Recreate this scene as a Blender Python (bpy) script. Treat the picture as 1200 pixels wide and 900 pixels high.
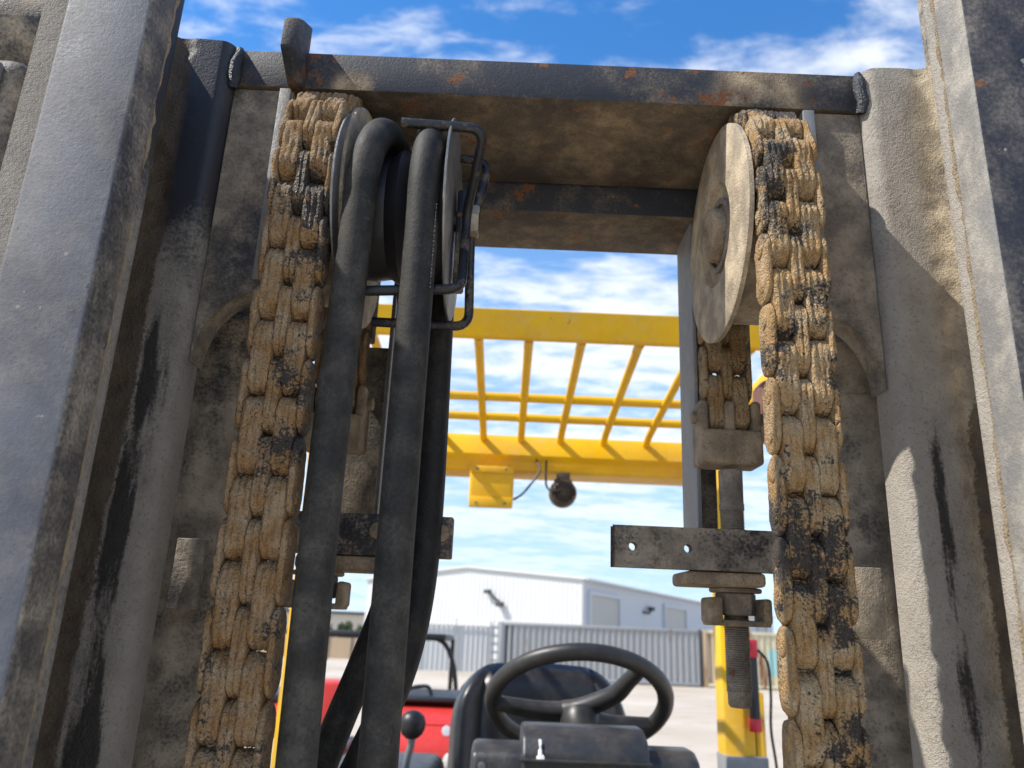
import bpy, bmesh, math, random
from mathutils import Vector, Matrix, noise
rnd = random.Random(7)
R = math.radians
scene = bpy.context.scene
for o in list(bpy.data.objects):
    bpy.data.objects.remove(o)
C = scene.collection

# ------------------------------------------------------------------ camera
H0 = 1.70                                   # eye height
PITCH, ROLL, TILT = R(18.4), R(2.4), R(1.8)  # camera pitch / roll, mast lean
cam = bpy.data.cameras.new('camera')
cam_o = bpy.data.objects.new('camera', cam); C.objects.link(cam_o)
cam.sensor_width = 36; cam.lens = 27.0
cam.clip_start = .02; cam.clip_end = 3000
cam_o.matrix_world = Matrix.Translation((0, 0, H0)) @ Matrix.Rotation(R(90) + PITCH, 4, 'X') @ Matrix.Rotation(ROLL, 4, 'Z')
cam.dof.use_dof = True; cam.dof.focus_distance = .52; cam.dof.aperture_fstop = 11.0
scene.camera = cam_o

# ------------------------------------------------------------------ sky and sun
SUN = Vector((-.63, -.145, .755)).normalized()
w = bpy.data.worlds.new('World'); scene.world = w; w.use_nodes = True
nt = w.node_tree; nt.nodes.clear()
def N(t, typ, **kw):
    n = t.nodes.new(typ)
    for k, v in kw.items():
        if k == 'i':
            for a, b in v.items(): n.inputs[a].default_value = b
        else: setattr(n, k, v)
    return n
sky = N(nt, 'ShaderNodeTexSky', sky_type='NISHITA', sun_disc=False)
sky.sun_elevation = math.asin(SUN.z); sky.sun_rotation = math.atan2(SUN.x, SUN.y) % (2 * math.pi)
sky.air_density = 1.0; sky.dust_density = .0; sky.ozone_density = 2.0; sky.altitude = 1800
tc = N(nt, 'ShaderNodeTexCoord')
sep = N(nt, 'ShaderNodeSeparateXYZ'); nt.links.new(tc.outputs['Generated'], sep.inputs[0])
add = N(nt, 'ShaderNodeMath', operation='ADD'); add.inputs[1].default_value = .16
mx = N(nt, 'ShaderNodeMath', operation='MAXIMUM'); mx.inputs[1].default_value = 0
nt.links.new(sep.outputs[2], mx.inputs[0]); nt.links.new(mx.outputs[0], add.inputs[0])
dx = N(nt, 'ShaderNodeMath', operation='DIVIDE'); dy = N(nt, 'ShaderNodeMath', operation='DIVIDE')
nt.links.new(sep.outputs[0], dx.inputs[0]); nt.links.new(add.outputs[0], dx.inputs[1])
nt.links.new(sep.outputs[1], dy.inputs[0]); nt.links.new(add.outputs[0], dy.inputs[1])
cmb = N(nt, 'ShaderNodeCombineXYZ'); nt.links.new(dx.outputs[0], cmb.inputs[0]); nt.links.new(dy.outputs[0], cmb.inputs[1])
mp = N(nt, 'ShaderNodeMapping'); nt.links.new(cmb.outputs[0], mp.inputs[0])
mp.inputs['Location'].default_value = (3.1, 1.7, 0); mp.inputs['Rotation'].default_value = (0, 0, R(24)); mp.inputs['Scale'].default_value = (.8, 1.7, 1)
n1 = N(nt, 'ShaderNodeTexNoise', i={'Scale': 1.7, 'Detail': 3.0, 'Roughness': .5}); nt.links.new(mp.outputs[0], n1.inputs['Vector'])
n2 = N(nt, 'ShaderNodeTexNoise', i={'Scale': 8.5, 'Detail': 9.0, 'Roughness': .6, 'Distortion': .25}); nt.links.new(mp.outputs[0], n2.inputs['Vector'])
m1 = N(nt, 'ShaderNodeMath', operation='MULTIPLY'); m1.inputs[1].default_value = .62; nt.links.new(n1.outputs[0], m1.inputs[0])
m2 = N(nt, 'ShaderNodeMath', operation='MULTIPLY_ADD'); m2.inputs[1].default_value = .48
nt.links.new(n2.outputs[0], m2.inputs[0]); nt.links.new(m1.outputs[0], m2.inputs[2])
cr = N(nt, 'ShaderNodeMapRange', interpolation_type='SMOOTHSTEP', i={'From Min': .545, 'From Max': .735, 'To Min': 0, 'To Max': .9})
cb_ = N(nt, 'ShaderNodeMapRange', interpolation_type='SMOOTHSTEP', i={'From Min': .40, 'From Max': .66, 'To Min': .10, 'To Max': 0}); nt.links.new(sep.outputs[2], cb_.inputs[0])
ca_ = N(nt, 'ShaderNodeMath', operation='ADD'); nt.links.new(m2.outputs[0], ca_.inputs[0]); nt.links.new(cb_.outputs[0], ca_.inputs[1])
nt.links.new(ca_.outputs[0], cr.inputs[0])
cf = N(nt, 'ShaderNodeMapRange', interpolation_type='SMOOTHSTEP', i={'From Min': .0, 'From Max': .28, 'To Min': .45, 'To Max': 1}); nt.links.new(sep.outputs[2], cf.inputs[0])
cm = N(nt, 'ShaderNodeMath', operation='MULTIPLY'); nt.links.new(cr.outputs[0], cm.inputs[0]); nt.links.new(cf.outputs[0], cm.inputs[1])
skyg = N(nt, 'ShaderNodeHueSaturation', i={'Saturation': 1.28, 'Value': 1.0}); nt.links.new(sky.outputs[0], skyg.inputs['Color'])
mixc = N(nt, 'ShaderNodeMix', data_type='RGBA'); mixc.inputs['B'].default_value = (3.7, 3.85, 4.1, 1)
nt.links.new(cm.outputs[0], mixc.inputs['Factor']); hz = N(nt, 'ShaderNodeMapRange', interpolation_type='SMOOTHSTEP', i={'From Min': .02, 'From Max': .70, 'To Min': .88, 'To Max': 0}); nt.links.new(sep.outputs[2], hz.inputs[0])
hzm = N(nt, 'ShaderNodeMix', data_type='RGBA'); hzm.inputs['B'].default_value = (1.95, 2.70, 3.55, 1)
nt.links.new(hz.outputs[0], hzm.inputs['Factor']); nt.links.new(skyg.outputs[0], hzm.inputs['A'])
nt.links.new(hzm.outputs['Result'], mixc.inputs['A'])
bg = N(nt, 'ShaderNodeBackground'); bg.inputs['Strength'].default_value = .15
nt.links.new(mixc.outputs['Result'], bg.inputs[0])
wo = N(nt, 'ShaderNodeOutputWorld'); nt.links.new(bg.outputs[0], wo.inputs[0])

sl = bpy.data.lights.new('sun', 'SUN'); sl.energy = 3.2; sl.angle = R(.55); sl.color = (1, .95, .87)
so = bpy.data.objects.new('sun', sl); C.objects.link(so); so.location = (-3, -2, 6)
so.rotation_euler = SUN.to_track_quat('Z', 'Y').to_euler()
vs = scene.view_settings
vs.view_transform = 'Standard'; vs.look = 'None'; vs.gamma = 1; vs.exposure = 1.0; vs.use_curve_mapping = False

# ------------------------------------------------------------------ materials
def mat(name):
    m = bpy.data.materials.new(name); m.use_nodes = True
    t = m.node_tree; b = t.nodes['Principled BSDF']
    return m, t, b
def L(t, a, b): t.links.new(a, b)
def pos(t, scale=(1, 1, 1), loc=(0, 0, 0)):
    g = N(t, 'ShaderNodeNewGeometry'); m = N(t, 'ShaderNodeMapping')
    m.inputs['Scale'].default_value = scale; m.inputs['Location'].default_value = loc
    L(t, g.outputs['Position'], m.inputs[0]); return m.outputs[0]
def nz(t, vec, scale, detail=4, rough=.55, dist=0):
    n = N(t, 'ShaderNodeTexNoise', i={'Scale': scale, 'Detail': detail, 'Roughness': rough, 'Distortion': dist})
    L(t, vec, n.inputs['Vector']); return n.outputs[0]
def rng(t, v, a, b, c=0, d=1):
    n = N(t, 'ShaderNodeMapRange', interpolation_type='SMOOTHSTEP', i={'From Min': a, 'From Max': b, 'To Min': c, 'To Max': d})
    L(t, v, n.inputs[0]); return n.outputs[0]
def mth(t, op, a, b=None, c=None):
    n = N(t, 'ShaderNodeMath', operation=op)
    for k, v in enumerate((a, b, c)):
        if v is None: continue
        if isinstance(v, (int, float)): n.inputs[k].default_value = v
        else: L(t, v, n.inputs[k])
    return n.outputs[0]
def mixc_(t, f, a, b):
    n = N(t, 'ShaderNodeMix', data_type='RGBA')
    for k, v in (('Factor', f), ('A', a), ('B', b)):
        if isinstance(v, (int, float)): n.inputs[k].default_value = v
        elif isinstance(v, tuple): n.inputs[k].default_value = (*v, 1)
        else: L(t, v, n.inputs[k])
    return n.outputs['Result']
def bump(t, h, strength, dist, nrm=None):
    n = N(t, 'ShaderNodeBump', i={'Strength': strength, 'Distance': dist}); L(t, h, n.inputs['Height'])
    if nrm is not None: L(t, nrm, n.inputs['Normal'])
    return n.outputs[0]

def mw(x, y, z):
    return (x, y * math.cos(TILT) - z * math.sin(TILT), H0 + y * math.sin(TILT) + z * math.cos(TILT))
DUST = (.42, .32, .205)
def dirty(name, base, dust=DUST, amt=.5, dscale=9, rust=0.0, grease=0.0, rough=.45, attr=False, peel=.25,
          stretch=.45, metallic=0.0, seed=0.0, soft=.16, crust=.6, base2=None, spec=.4, spots=(), grain=.12, chips=0):
    m, t, b = mat(name)
    p = pos(t, loc=(seed, seed * .7, 0)); ps = pos(t, (1, 1, stretch), (seed, 0, seed))
    big = nz(t, ps, dscale, 5, .62); fine = nz(t, p, 430, 2, .6); mid = nz(t, p, 45, 4, .6)
    v = mth(t, 'MULTIPLY_ADD', big, .56, mth(t, 'MULTIPLY_ADD', mid, .22, mth(t, 'MULTIPLY', fine, .22)))
    th = .5 + (.5 - amt) * .42
    f = rng(t, v, th - soft * .5, th + soft * .5)
    if attr:
        a = N(t, 'ShaderNodeVertexColor', layer_name='mask'); s = N(t, 'ShaderNodeSeparateColor'); L(t, a.outputs[0], s.inputs[0])
        mud = mth(t, 'MULTIPLY', s.outputs[0], rng(t, v, .30, .46)); f = mth(t, 'MULTIPLY', mth(t, 'MAXIMUM', f, mud), rng(t, mth(t, 'MULTIPLY_ADD', a.outputs['Alpha'], 1.0, mth(t, 'MULTIPLY', mth(t, 'SUBTRACT', v, .5), 1.8)), .25, .75))
    for sp, sr in spots:
        q = mw(*sp); vd = N(t, 'ShaderNodeVectorMath', operation='DISTANCE'); L(t, pos(t), vd.inputs[0]); vd.inputs[1].default_value = q
        k = mth(t, 'MULTIPLY', rng(t, vd.outputs['Value'], sr, sr * .35), rng(t, v, .34, .58)); f = mth(t, 'MAXIMUM', f, k)
    bc = base if base2 is None else mixc_(t, rng(t, nz(t, p, 14, 6), .4, .65), base, base2)
    dvar = mixc_(t, rng(t, mid, .35, .7), tuple(c * .62 for c in dust), tuple(min(1, c * 1.16) for c in dust))
    if attr:
        dg = sum(dust) / 3; dvar = mixc_(t, rng(t, s.outputs[0], .45, .95), mixc_(t, mid, (dg * .62, dg * .545, dg * .445), (dg * 1.16, dg * 1.05, dg * .89)), dvar)
    dvar = mixc_(t, rng(t, nz(t, p, 380, 3, .75), .54, .68, 0, .62), dvar, tuple(c * .36 for c in dust))
    col = mixc_(t, f, bc, dvar)
    if attr:
        wa = N(t, 'ShaderNodeVertexColor', layer_name='wear'); wr = mth(t, 'MULTIPLY', wa.outputs[0], rng(t, v, .40, .56)); col = mixc_(t, wr, col, (.34, .34, .345)); f = mth(t, 'MULTIPLY', f, mth(t, 'SUBTRACT', 1, wr))
    if chips:
        col = mixc_(t, mth(t, 'MULTIPLY', rng(t, nz(t, p, 75, 3, .65), .70, .73), chips), col, tuple(min(.6, c * 1.5) for c in dust)); col = mixc_(t, mth(t, 'MULTIPLY', rng(t, nz(t, pos(t, loc=(9, 2, 1)), 60, 4, .65), .69, .72), chips), col, tuple(c * .35 for c in base))
    ro = mth(t, 'MULTIPLY_ADD', f, .93 - rough, mth(t, 'MULTIPLY_ADD', mid, .14, rough - .07))
    if rust:
        r = rng(t, mth(t, 'MULTIPLY_ADD', nz(t, p, 22, 6, .65), .7, mth(t, 'MULTIPLY', nz(t, p, 120, 4, .6), .3)), .66 - rust * .2, .70 - rust * .2)
        col = mixc_(t, mth(t, 'MULTIPLY', r, .85), col, mixc_(t, fine, (.10, .035, .015), (.30, .12, .045))); ro = mth(t, 'MAXIMUM', ro, mth(t, 'MULTIPLY', r, .85))
    if grease or attr:
        gn = mth(t, 'MULTIPLY_ADD', nz(t, pos(t, (1, 1, .13), (seed + 3, 1, 0)), 60, 5, .6), .86, mth(t, 'MULTIPLY', fine, .14))
        g = rng(t, gn, .72 - grease * .26, .76 - grease * .26)
        if attr:
            ga = rng(t, mth(t, 'MULTIPLY_ADD', mth(t, 'SUBTRACT', gn, .5), 3.4, mth(t, 'MULTIPLY', s.outputs[1], 1.25)), .34, .72); ga = mth(t, 'MULTIPLY', ga, rng(t, s.outputs[1], .02, .12)); g = mth(t, 'MAXIMUM', g, ga)
            dk = rng(t, mth(t, 'MULTIPLY_ADD', mth(t, 'SUBTRACT', v, .5), 2.4, s.outputs[2]), .42, .62); dk = mth(t, 'MULTIPLY', dk, rng(t, s.outputs[2], .02, .2)); col = mixc_(t, mth(t, 'MULTIPLY', dk, .78), col, (.060, .040, .024))
        col = mixc_(t, mth(t, 'MULTIPLY', g, .92), col, (.016, .014, .013)); ro = mth(t, 'MAXIMUM', mth(t, 'MULTIPLY_ADD', g, -.42, ro), .4)
    L(t, col, b.inputs['Base Color']); L(t, ro, b.inputs['Roughness'])
    b.inputs['Metallic'].default_value = metallic; b.inputs['Specular IOR Level'].default_value = spec
    h = mth(t, 'MULTIPLY_ADD', nz(t, p, 110, 2, .5), 1.1 * peel, mth(t, 'MULTIPLY_ADD', fine, .5, mth(t, 'MULTIPLY', nz(t, p, 1050, 2, .6), .45)))
    bn = N(t, 'ShaderNodeBump', i={'Distance': .0032}); L(t, h, bn.inputs['Height'])
    L(t, mth(t, 'MULTIPLY_ADD', f, crust * .75, grain + peel * .35), bn.inputs['Strength']); L(t, bn.outputs[0], b.inputs['Normal'])
    return m
def plain(name, col, rough=.5, metallic=0, var=.12, scale=30, bmp=.1, bdist=.002, spec=.5, dust=0):
    m, t, b = mat(name); p = pos(t)
    n = nz(t, p, scale, 6, .6)
    c = mixc_(t, n, tuple(x * (1 - var) for x in col), tuple(min(1, x * (1 + var)) for x in col))
    if dust: c = mixc_(t, mth(t, 'MULTIPLY', rng(t, nz(t, p, scale * .6, 8, .7), .42, .7), dust), c, DUST)
    L(t, c, b.inputs['Base Color']); L(t, rng(t, n, .2, .8, rough - .07, rough + .09), b.inputs['Roughness'])
    b.inputs['Metallic'].default_value = metallic; b.inputs['Specular IOR Level'].default_value = spec
    if bmp: L(t, bump(t, nz(t, p, scale * 6, 4), bmp, bdist), b.inputs['Normal'])
    return m

NAVY = (.022, .026, .036)
M = {}
M['bar_grey'] = dirty('chipped_grey_paint', (.105, .120, .150), (.24, .215, .18), .40, 9, rust=.06, rough=.5, peel=.22, soft=.6, crust=.12, grain=.03, chips=.7, base2=(.060, .070, .094), stretch=.3, spec=.3)  # paler grey-blue than the right upright, with chips and dust
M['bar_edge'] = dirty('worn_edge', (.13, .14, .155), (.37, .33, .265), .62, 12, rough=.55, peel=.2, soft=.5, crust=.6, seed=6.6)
M['bar_dark'] = dirty('navy_paint', (.020, .022, .030), (.30, .26, .21), .20, 10, rust=.10, rough=.5, peel=.25, soft=.4, crust=.3, grain=.04, chips=.5, spec=.3)
M['rail_shaded'] = dirty('rail_dirt_shaded', (.026, .028, .035), (.44, .345, .235), .70, 10, rough=.5, attr=True, stretch=.22, crust=1.0, soft=.2, seed=2.3)  # left rail dirt, its shade worked into the dust colour
M['rail_sunlit'] = dirty('rail_dirt_sunlit', (.035, .037, .042), (.49, .40, .275), .76, 10, rough=.5, attr=True, stretch=.22, crust=.65, soft=.2, seed=5.1)  # right rail dust, lightened to put the sunlight into its colour
M['tie'] = dirty('tie_paint', (.034, .038, .047), DUST, .13, 14, rust=.46, rough=.62, peel=.3, soft=.4, stretch=1, seed=1.2, spec=.25, spots=[((.185, .51, .396), .050), ((-.135, .51, .388), .022)])
M['tie_dusty'] = dirty('tie_dusty', (.050, .042, .034), (.29, .21, .125), .40, 12, rust=.40, rough=.7, soft=.4, stretch=1, seed=8.0)
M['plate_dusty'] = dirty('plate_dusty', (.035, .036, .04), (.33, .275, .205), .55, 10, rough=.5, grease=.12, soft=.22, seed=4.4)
M['cylinder'] = dirty('cylinder_dirt', (.018, .018, .021), (.36, .30, .225), .60, 12, rough=.5, soft=.16, seed=9.0, grease=.1)
M['strap'] = dirty('strap_steel', (.20, .21, .22), (.33, .28, .21), .42, 10, rough=.35, soft=.5, seed=3.0, peel=.15)
M['anchor_bar'] = dirty('anchor_bar_paint', (.022, .021, .022), (.29, .24, .18), .58, 14, rust=.16, rough=.5, soft=.12, seed=6.0, stretch=1)
M['sheave'] = dirty('sheave_dust', (.16, .15, .14), (.52, .42, .29), .78, 12, rough=.5, soft=.4, seed=2.0, crust=.8, peel=.12)
M['anchor'] = dirty('anchor_mud', (.10, .075, .055), (.40, .305, .20), .78, 18, rust=.18, rough=.6, soft=.3, seed=7.0, crust=1.1)
M['thread'] = dirty('thread_steel', (.13, .10, .08), (.37, .31, .24), .60, 30, rust=.3, rough=.55, soft=.3, seed=7.7)
M['rod'] = dirty('black_rod', (.014, .014, .016), (.32, .26, .19), .26, 26, rust=.25, rough=.35, soft=.2, seed=1.7, stretch=1)
M['hose'] = dirty('hose_rubber', (.0095, .0098, .0102), (.105, .095, .078), .36, 18, rough=.55, soft=.5, peel=.06, seed=.6, stretch=.12, crust=.3, spec=.22)
M['pulley'] = dirty('pulley_steel', (.20, .20, .20), (.36, .31, .24), .30, 20, rough=.32, soft=.4, metallic=.6, seed=1.1, peel=.1)
M['pulley_dark'] = plain('pulley_nylon', (.012, .012, .014), .4, var=.3)
M['bolt'] = dirty('bolt_zinc', (.42, .39, .33), (.36, .28, .19), .45, 40, rough=.4, metallic=.4, soft=.4, seed=2.9)
M['weld'] = plain('weld_bead', (.030, .032, .038), .45, var=.4, scale=90, bmp=.6, bdist=.004)
M['mud'] = plain('caked_mud', (.34, .26, .165), .95, var=.3, scale=120, bmp=1, bdist=.004)

def chain_mat(name, ochre, pale, grease, seed):
    m, t, b = mat(name)
    p = pos(t, loc=(seed, 0, 0)); pv = pos(t, (1, 1, .16), (seed, 2, 0))
    big = nz(t, p, 11, 4, .6); mid = nz(t, p, 70, 4, .62); fine = nz(t, p, 560, 2, .65); ridge = nz(t, pv, 420, 2, .6)
    col = mixc_(t, rng(t, mid, .36, .66), ochre, pale)
    col = mixc_(t, mth(t, 'MULTIPLY', rng(t, ridge, .56, .70), .30), col, tuple(c * .33 for c in ochre))
    gv = mth(t, 'MULTIPLY_ADD', big, .60, mth(t, 'MULTIPLY_ADD', mid, .25, mth(t, 'MULTIPLY', fine, .15)))
    g = rng(t, gv, grease, grease + .05)
    sp = rng(t, mth(t, 'MULTIPLY_ADD', nz(t, p, 150, 3, .6), .7, mth(t, 'MULTIPLY', big, .3)), grease + .10, grease + .13)
    g = mth(t, 'MAXIMUM', g, sp)
    col = mixc_(t, mth(t, 'MULTIPLY', g, .93), col, (.026, .023, .021))
    L(t, col, b.inputs['Base Color']); L(t, mth(t, 'MULTIPLY_ADD', g, -.38, .93), b.inputs['Roughness'])
    h = mth(t, 'MULTIPLY_ADD', ridge, .38, mth(t, 'MULTIPLY_ADD', fine, 1.3, mth(t, 'MULTIPLY', nz(t, p, 170, 2, .5), 1.0)))
    L(t, bump(t, h, 1.0, .0042), b.inputs['Normal'])
    return m
M['chain_l'] = chain_mat('chain_mud_shaded', (.32, .180, .070), (.40, .285, .165), .540, 0.0)  # same mud as the right chain, darkened to paint in its shade
M['chain_r'] = chain_mat('chain_mud_sunlit', (.42, .25, .10), (.52, .385, .225), .508, 3.7)  # brighter copy of the chain mud, sunlight put into the colour
M['yellow'] = dirty('yellow_paint', (.82, .475, .004), (.46, .33, .16), .14, 5, rust=.05, rough=.42, soft=.5, peel=.12, grain=.02, crust=.1, chips=.5, stretch=1, base2=(.78, .43, .004), spec=.3)
M['vinyl'] = plain('black_vinyl', (.011, .0115, .013), .36, var=.2, scale=60, bmp=.12, dust=.03)
M['plastic'] = plain('cowl_plastic', (.022, .023, .024), .42, var=.25, scale=35, bmp=.22, dust=.10)
M['wheel'] = plain('wheel_rubber', (.020, .019, .018), .45, var=.25, scale=35, bmp=.1, dust=.07)
M['lever'] = plain('lever_steel', (.16, .17, .18), .35, metallic=.3)
M['black'] = plain('black_plastic', (.012, .012, .013), .45)
M['brown'] = plain('brown_lamp', (.13, .055, .035), .4, dust=.25)
M['amber'] = plain('lamp_back', (.07, .05, .03), .5, var=.4, scale=60)
M['red'] = plain('red_paint', (.62, .035, .025), .38, var=.06, dust=.05)
M['redcap'] = plain('red_cap', (.60, .02, .035), .4, var=.05)
M['white'] = plain('white_print', (.75, .75, .75), .6, var=.05)
M['print'] = plain('faded_print', (.11, .11, .105), .7, var=.3)
M['tape'] = plain('grey_wrap', (.23, .235, .235), .6, var=.3, scale=50, bmp=.3)
M['clear'] = plain('lamp_lens', (.55, .54, .50), .2, var=.1)
M['chassis'] = plain('chassis_paint', (.03, .03, .033), .5, dust=.2)
def panel(name, col, rough=.55, var=.06, stain=0, sc=.6, streak=(1, 1, .15)):
    m, t, b = mat(name); n = nz(t, pos(t, streak), sc, 7, .65)
    c = mixc_(t, n, tuple(x * (1 - var) for x in col), tuple(min(1, x * (1 + var)) for x in col))
    if stain: c = mixc_(t, rng(t, nz(t, pos(t, streak, (4, 0, 0)), sc * 1.6, 8, .7), .62 - stain * .2, .70 - stain * .2), c, (.24, .10, .045))
    L(t, c, b.inputs['Base Color']); b.inputs['Roughness'].default_value = rough
    return m
M['wall_white'] = panel('white_cladding', (.64, .65, .64))
M['wall_shaded'] = panel('shaded_white_cladding', (.50, .53, .57))  # white cladding with the side wall's shade painted into the colour
M['roof'] = panel('roof_sheet', (.70, .72, .73))
M['door'] = panel('roller_door', (.47, .46, .43))
M['cont_grey'] = panel('grey_container', (.36, .365, .36), var=.12, stain=.06, sc=1.2)
M['cont_yel'] = panel('cream_container', (.62, .56, .38), var=.1, stain=.35, sc=1.2)
M['rusty'] = panel('rusty_steel', (.50, .36, .22), var=.2, stain=.55, sc=1.6)
M['aqua'] = panel('aqua_paint', (.36, .58, .55), var=.1, sc=1.2)
M['steel_dark'] = panel('dark_steel', (.06, .06, .065))
M['fence_white'] = panel('white_fence', (.56, .57, .56))
M['tan'] = panel('tan_boards', (.50, .36, .22), var=.15, sc=2)
M['beige'] = panel('beige_render', (.58, .52, .43))
M['bark'] = panel('bark', (.12, .09, .06), var=.3, sc=6)
def leafmat():
    m, t, b = mat('leaves'); n = nz(t, pos(t), 3, 5)
    L(t, mixc_(t, n, (.035, .06, .018), (.10, .14, .045)), b.inputs['Base Color']); b.inputs['Roughness'].default_value = .6
    return m
M['leaf'] = leafmat()
def groundmat():
    m, t, b = mat('yard_ground'); p = pos(t)
    big = nz(t, p, .11, 7, .6); mid = nz(t, p, 1.3, 8, .65); fine = nz(t, p, 60, 4, .6)
    c = mixc_(t, rng(t, big, .35, .65), (.48, .40, .305), (.60, .525, .43))
    c = mixc_(t, mth(t, 'MULTIPLY', rng(t, mid, .5, .75), .5), c, (.30, .26, .20))
    c = mixc_(t, mth(t, 'MULTIPLY', fine, .25), c, (.22, .19, .15))
    trk = nz(t, pos(t, (.12, 1.6, 1), (0, 3, 0)), 1.1, 5, .6); c = mixc_(t, mth(t, 'MULTIPLY', rng(t, trk, .56, .66), .35), c, (.25, .215, .17))
    L(t, c, b.inputs['Base Color']); b.inputs['Roughness'].default_value = .95
    L(t, bump(t, mth(t, 'MULTIPLY_ADD', fine, .5, mid), .5, .02), b.inputs['Normal'])
    return m
M['ground'] = groundmat()

# ------------------------------------------------------------------ mesh helpers
def link(name, me, parent=None, mast=False):
    o = bpy.data.objects.new(name, me); C.objects.link(o)
    if parent is not None:
        o.parent = parent
        if parent.parent is None and parent.type == 'EMPTY':
            o.matrix_parent_inverse = parent.matrix_basis.inverted()
            if mast: o.location = (0, 0, H0); o.rotation_euler = (TILT, 0, 0)
    return o
def finish(me, m, smooth=35):
    if m is not None: me.materials.append(M[m] if isinstance(m, str) else m)
    if smooth:
        me.shade_smooth(); me.set_sharp_from_angle(angle=R(smooth))
    return me
class MB:
    def __init__(s): s.bm = bmesh.new()
    def _merge(s, b):
        me = bpy.data.meshes.new('tmp'); b.to_mesh(me); b.free(); s.bm.from_mesh(me); bpy.data.meshes.remove(me); return s
    def box(s, x0, x1, y0, y1, z0, z1, bev=0, seg=2, rot=None):
        b = bmesh.new(); bmesh.ops.create_cube(b, size=1)
        bmesh.ops.scale(b, vec=(x1 - x0, y1 - y0, z1 - z0), verts=b.verts)
        if bev: bmesh.ops.bevel(b, geom=b.edges[:], offset=bev, segments=seg, affect='EDGES', profile=.5)
        if rot is not None: bmesh.ops.rotate(b, cent=(0, 0, 0), matrix=rot, verts=b.verts)
        bmesh.ops.translate(b, vec=((x0 + x1) / 2, (y0 + y1) / 2, (z0 + z1) / 2), verts=b.verts)
        return s._merge(b)
    def prism(s, pts, axis, a0, a1, bev=0, seg=2):
        b = bmesh.new()
        def V(p, a): return {'x': (a, p[0], p[1]), 'y': (p[0], a, p[1]), 'z': (p[0], p[1], a)}[axis]
        v0 = [b.verts.new(V(p, a0)) for p in pts]; v1 = [b.verts.new(V(p, a1)) for p in pts]
        n = len(pts); b.faces.new(v0); b.faces.new(v1[::-1])
        for i in range(n): b.faces.new((v0[i], v1[i], v1[(i + 1) % n], v0[(i + 1) % n]))
        bmesh.ops.recalc_face_normals(b, faces=b.faces)
        if bev: bmesh.ops.bevel(b, geom=b.edges[:], offset=bev, segments=seg, affect='EDGES', profile=.5)
        return s._merge(b)
    def tube(s, path, r, n=12, caps=True):
        P = [Vector(p) for p in path]; b = s.bm; rings = []
        T = [(P[min(i + 1, len(P) - 1)] - P[max(i - 1, 0)]).normalized() for i in range(len(P))]
        up = Vector((1, 0, 0)) if abs(T[0].x) < .8 else Vector((0, 1, 0))
        nrm = (up - T[0] * up.dot(T[0])).normalized()
        for i, p in enumerate(P):
            nrm = (nrm - T[i] * nrm.dot(T[i])).normalized(); bi = T[i].cross(nrm)
            rr = r[i] if isinstance(r, (list, tuple)) else r
            rings.append([b.verts.new(p + (nrm * math.cos(a) + bi * math.sin(a)) * rr) for a in [2 * math.pi * k / n for k in range(n)]])
        for A, B in zip(rings, rings[1:]):
            for k in range(n): b.faces.new((A[k], A[(k + 1) % n], B[(k + 1) % n], B[k]))
        if caps: b.faces.new(rings[0][::-1]); b.faces.new(rings[-1])
        return s
    def lathe(s, prof, c, axis='x', n=40, close=True):
        b = s.bm; rings = []
        for a, r in prof:
            ring = []
            for k in range(n):
                q = 2 * math.pi * k / n; u, v = r * math.cos(q), r * math.sin(q)
                d = {'x': (a, u, v), 'y': (u, a, v), 'z': (u, v, a)}[axis]
                ring.append(b.verts.new((c[0] + d[0], c[1] + d[1], c[2] + d[2])))
            rings.append(ring)
        for A, B in zip(rings, rings[1:]):
            for k in range(n): b.faces.new((A[k], A[(k + 1) % n], B[(k + 1) % n], B[k]))
        if close: b.faces.new(rings[0][::-1]); b.faces.new(rings[-1])
        return s
    def jitter(s, amp, sc, seed=0):
        for v in s.bm.verts:
            v.co += noise.noise_vector(v.co * sc + Vector((seed, 0, 0))) * amp
        return s
    def mesh(s, name, m, smooth=35):
        bmesh.ops.recalc_face_normals(s.bm, faces=s.bm.faces)
        me = bpy.data.meshes.new(name); s.bm.to_mesh(me); s.bm.free(); return finish(me, m, smooth)
    def build(s, name, m, parent=None, mast=False, smooth=35):
        return link(name, s.mesh(name, m, smooth), parent, mast)
def spline(pts, n=8):
    P = [Vector(p) for p in pts]; P = [P[0] * 2 - P[1]] + P + [P[-1] * 2 - P[-2]]; out = []
    for i in range(1, len(P) - 2):
        for k in range(n):
            u = k / n; a, b, c, d = P[i - 1], P[i], P[i + 1], P[i + 2]
            out.append(.5 * ((2 * b) + (c - a) * u + (2 * a - 5 * b + 4 * c - d) * u * u + (3 * b - a - 3 * c + d) * u ** 3))
    out.append(P[-2]); return out
def fillet(pts, r, n=6):
    """polyline with rounded corners"""
    P = [Vector(p) for p in pts]; out = [P[0]]
    for a, b, c in zip(P, P[1:], P[2:]):
        u, v = (a - b), (c - b); rr = min(r, u.length * .48, v.length * .48)
        p0, p1 = b + u.normalized() * rr, b + v.normalized() * rr
        for k in range(n + 1):
            q = k / n; out.append(p0 * (1 - q) ** 2 + b * 2 * q * (1 - q) + p1 * q * q)
    return out + [P[-1]]
def thing(name, label, cat, loc=(0, 0, 0), rz=0, group=None):
    o = bpy.data.objects.new(name, None); C.objects.link(o); o.location = loc; o.rotation_euler = (0, 0, rz)
    o['label'] = label; o['category'] = cat
    if group: o['group'] = group
    o.empty_display_size = .1
    return o
def local(parent, o):
    o.matrix_parent_inverse = Matrix.Identity(4); return o
def structure(o): o['kind'] = 'structure'; return o

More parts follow.
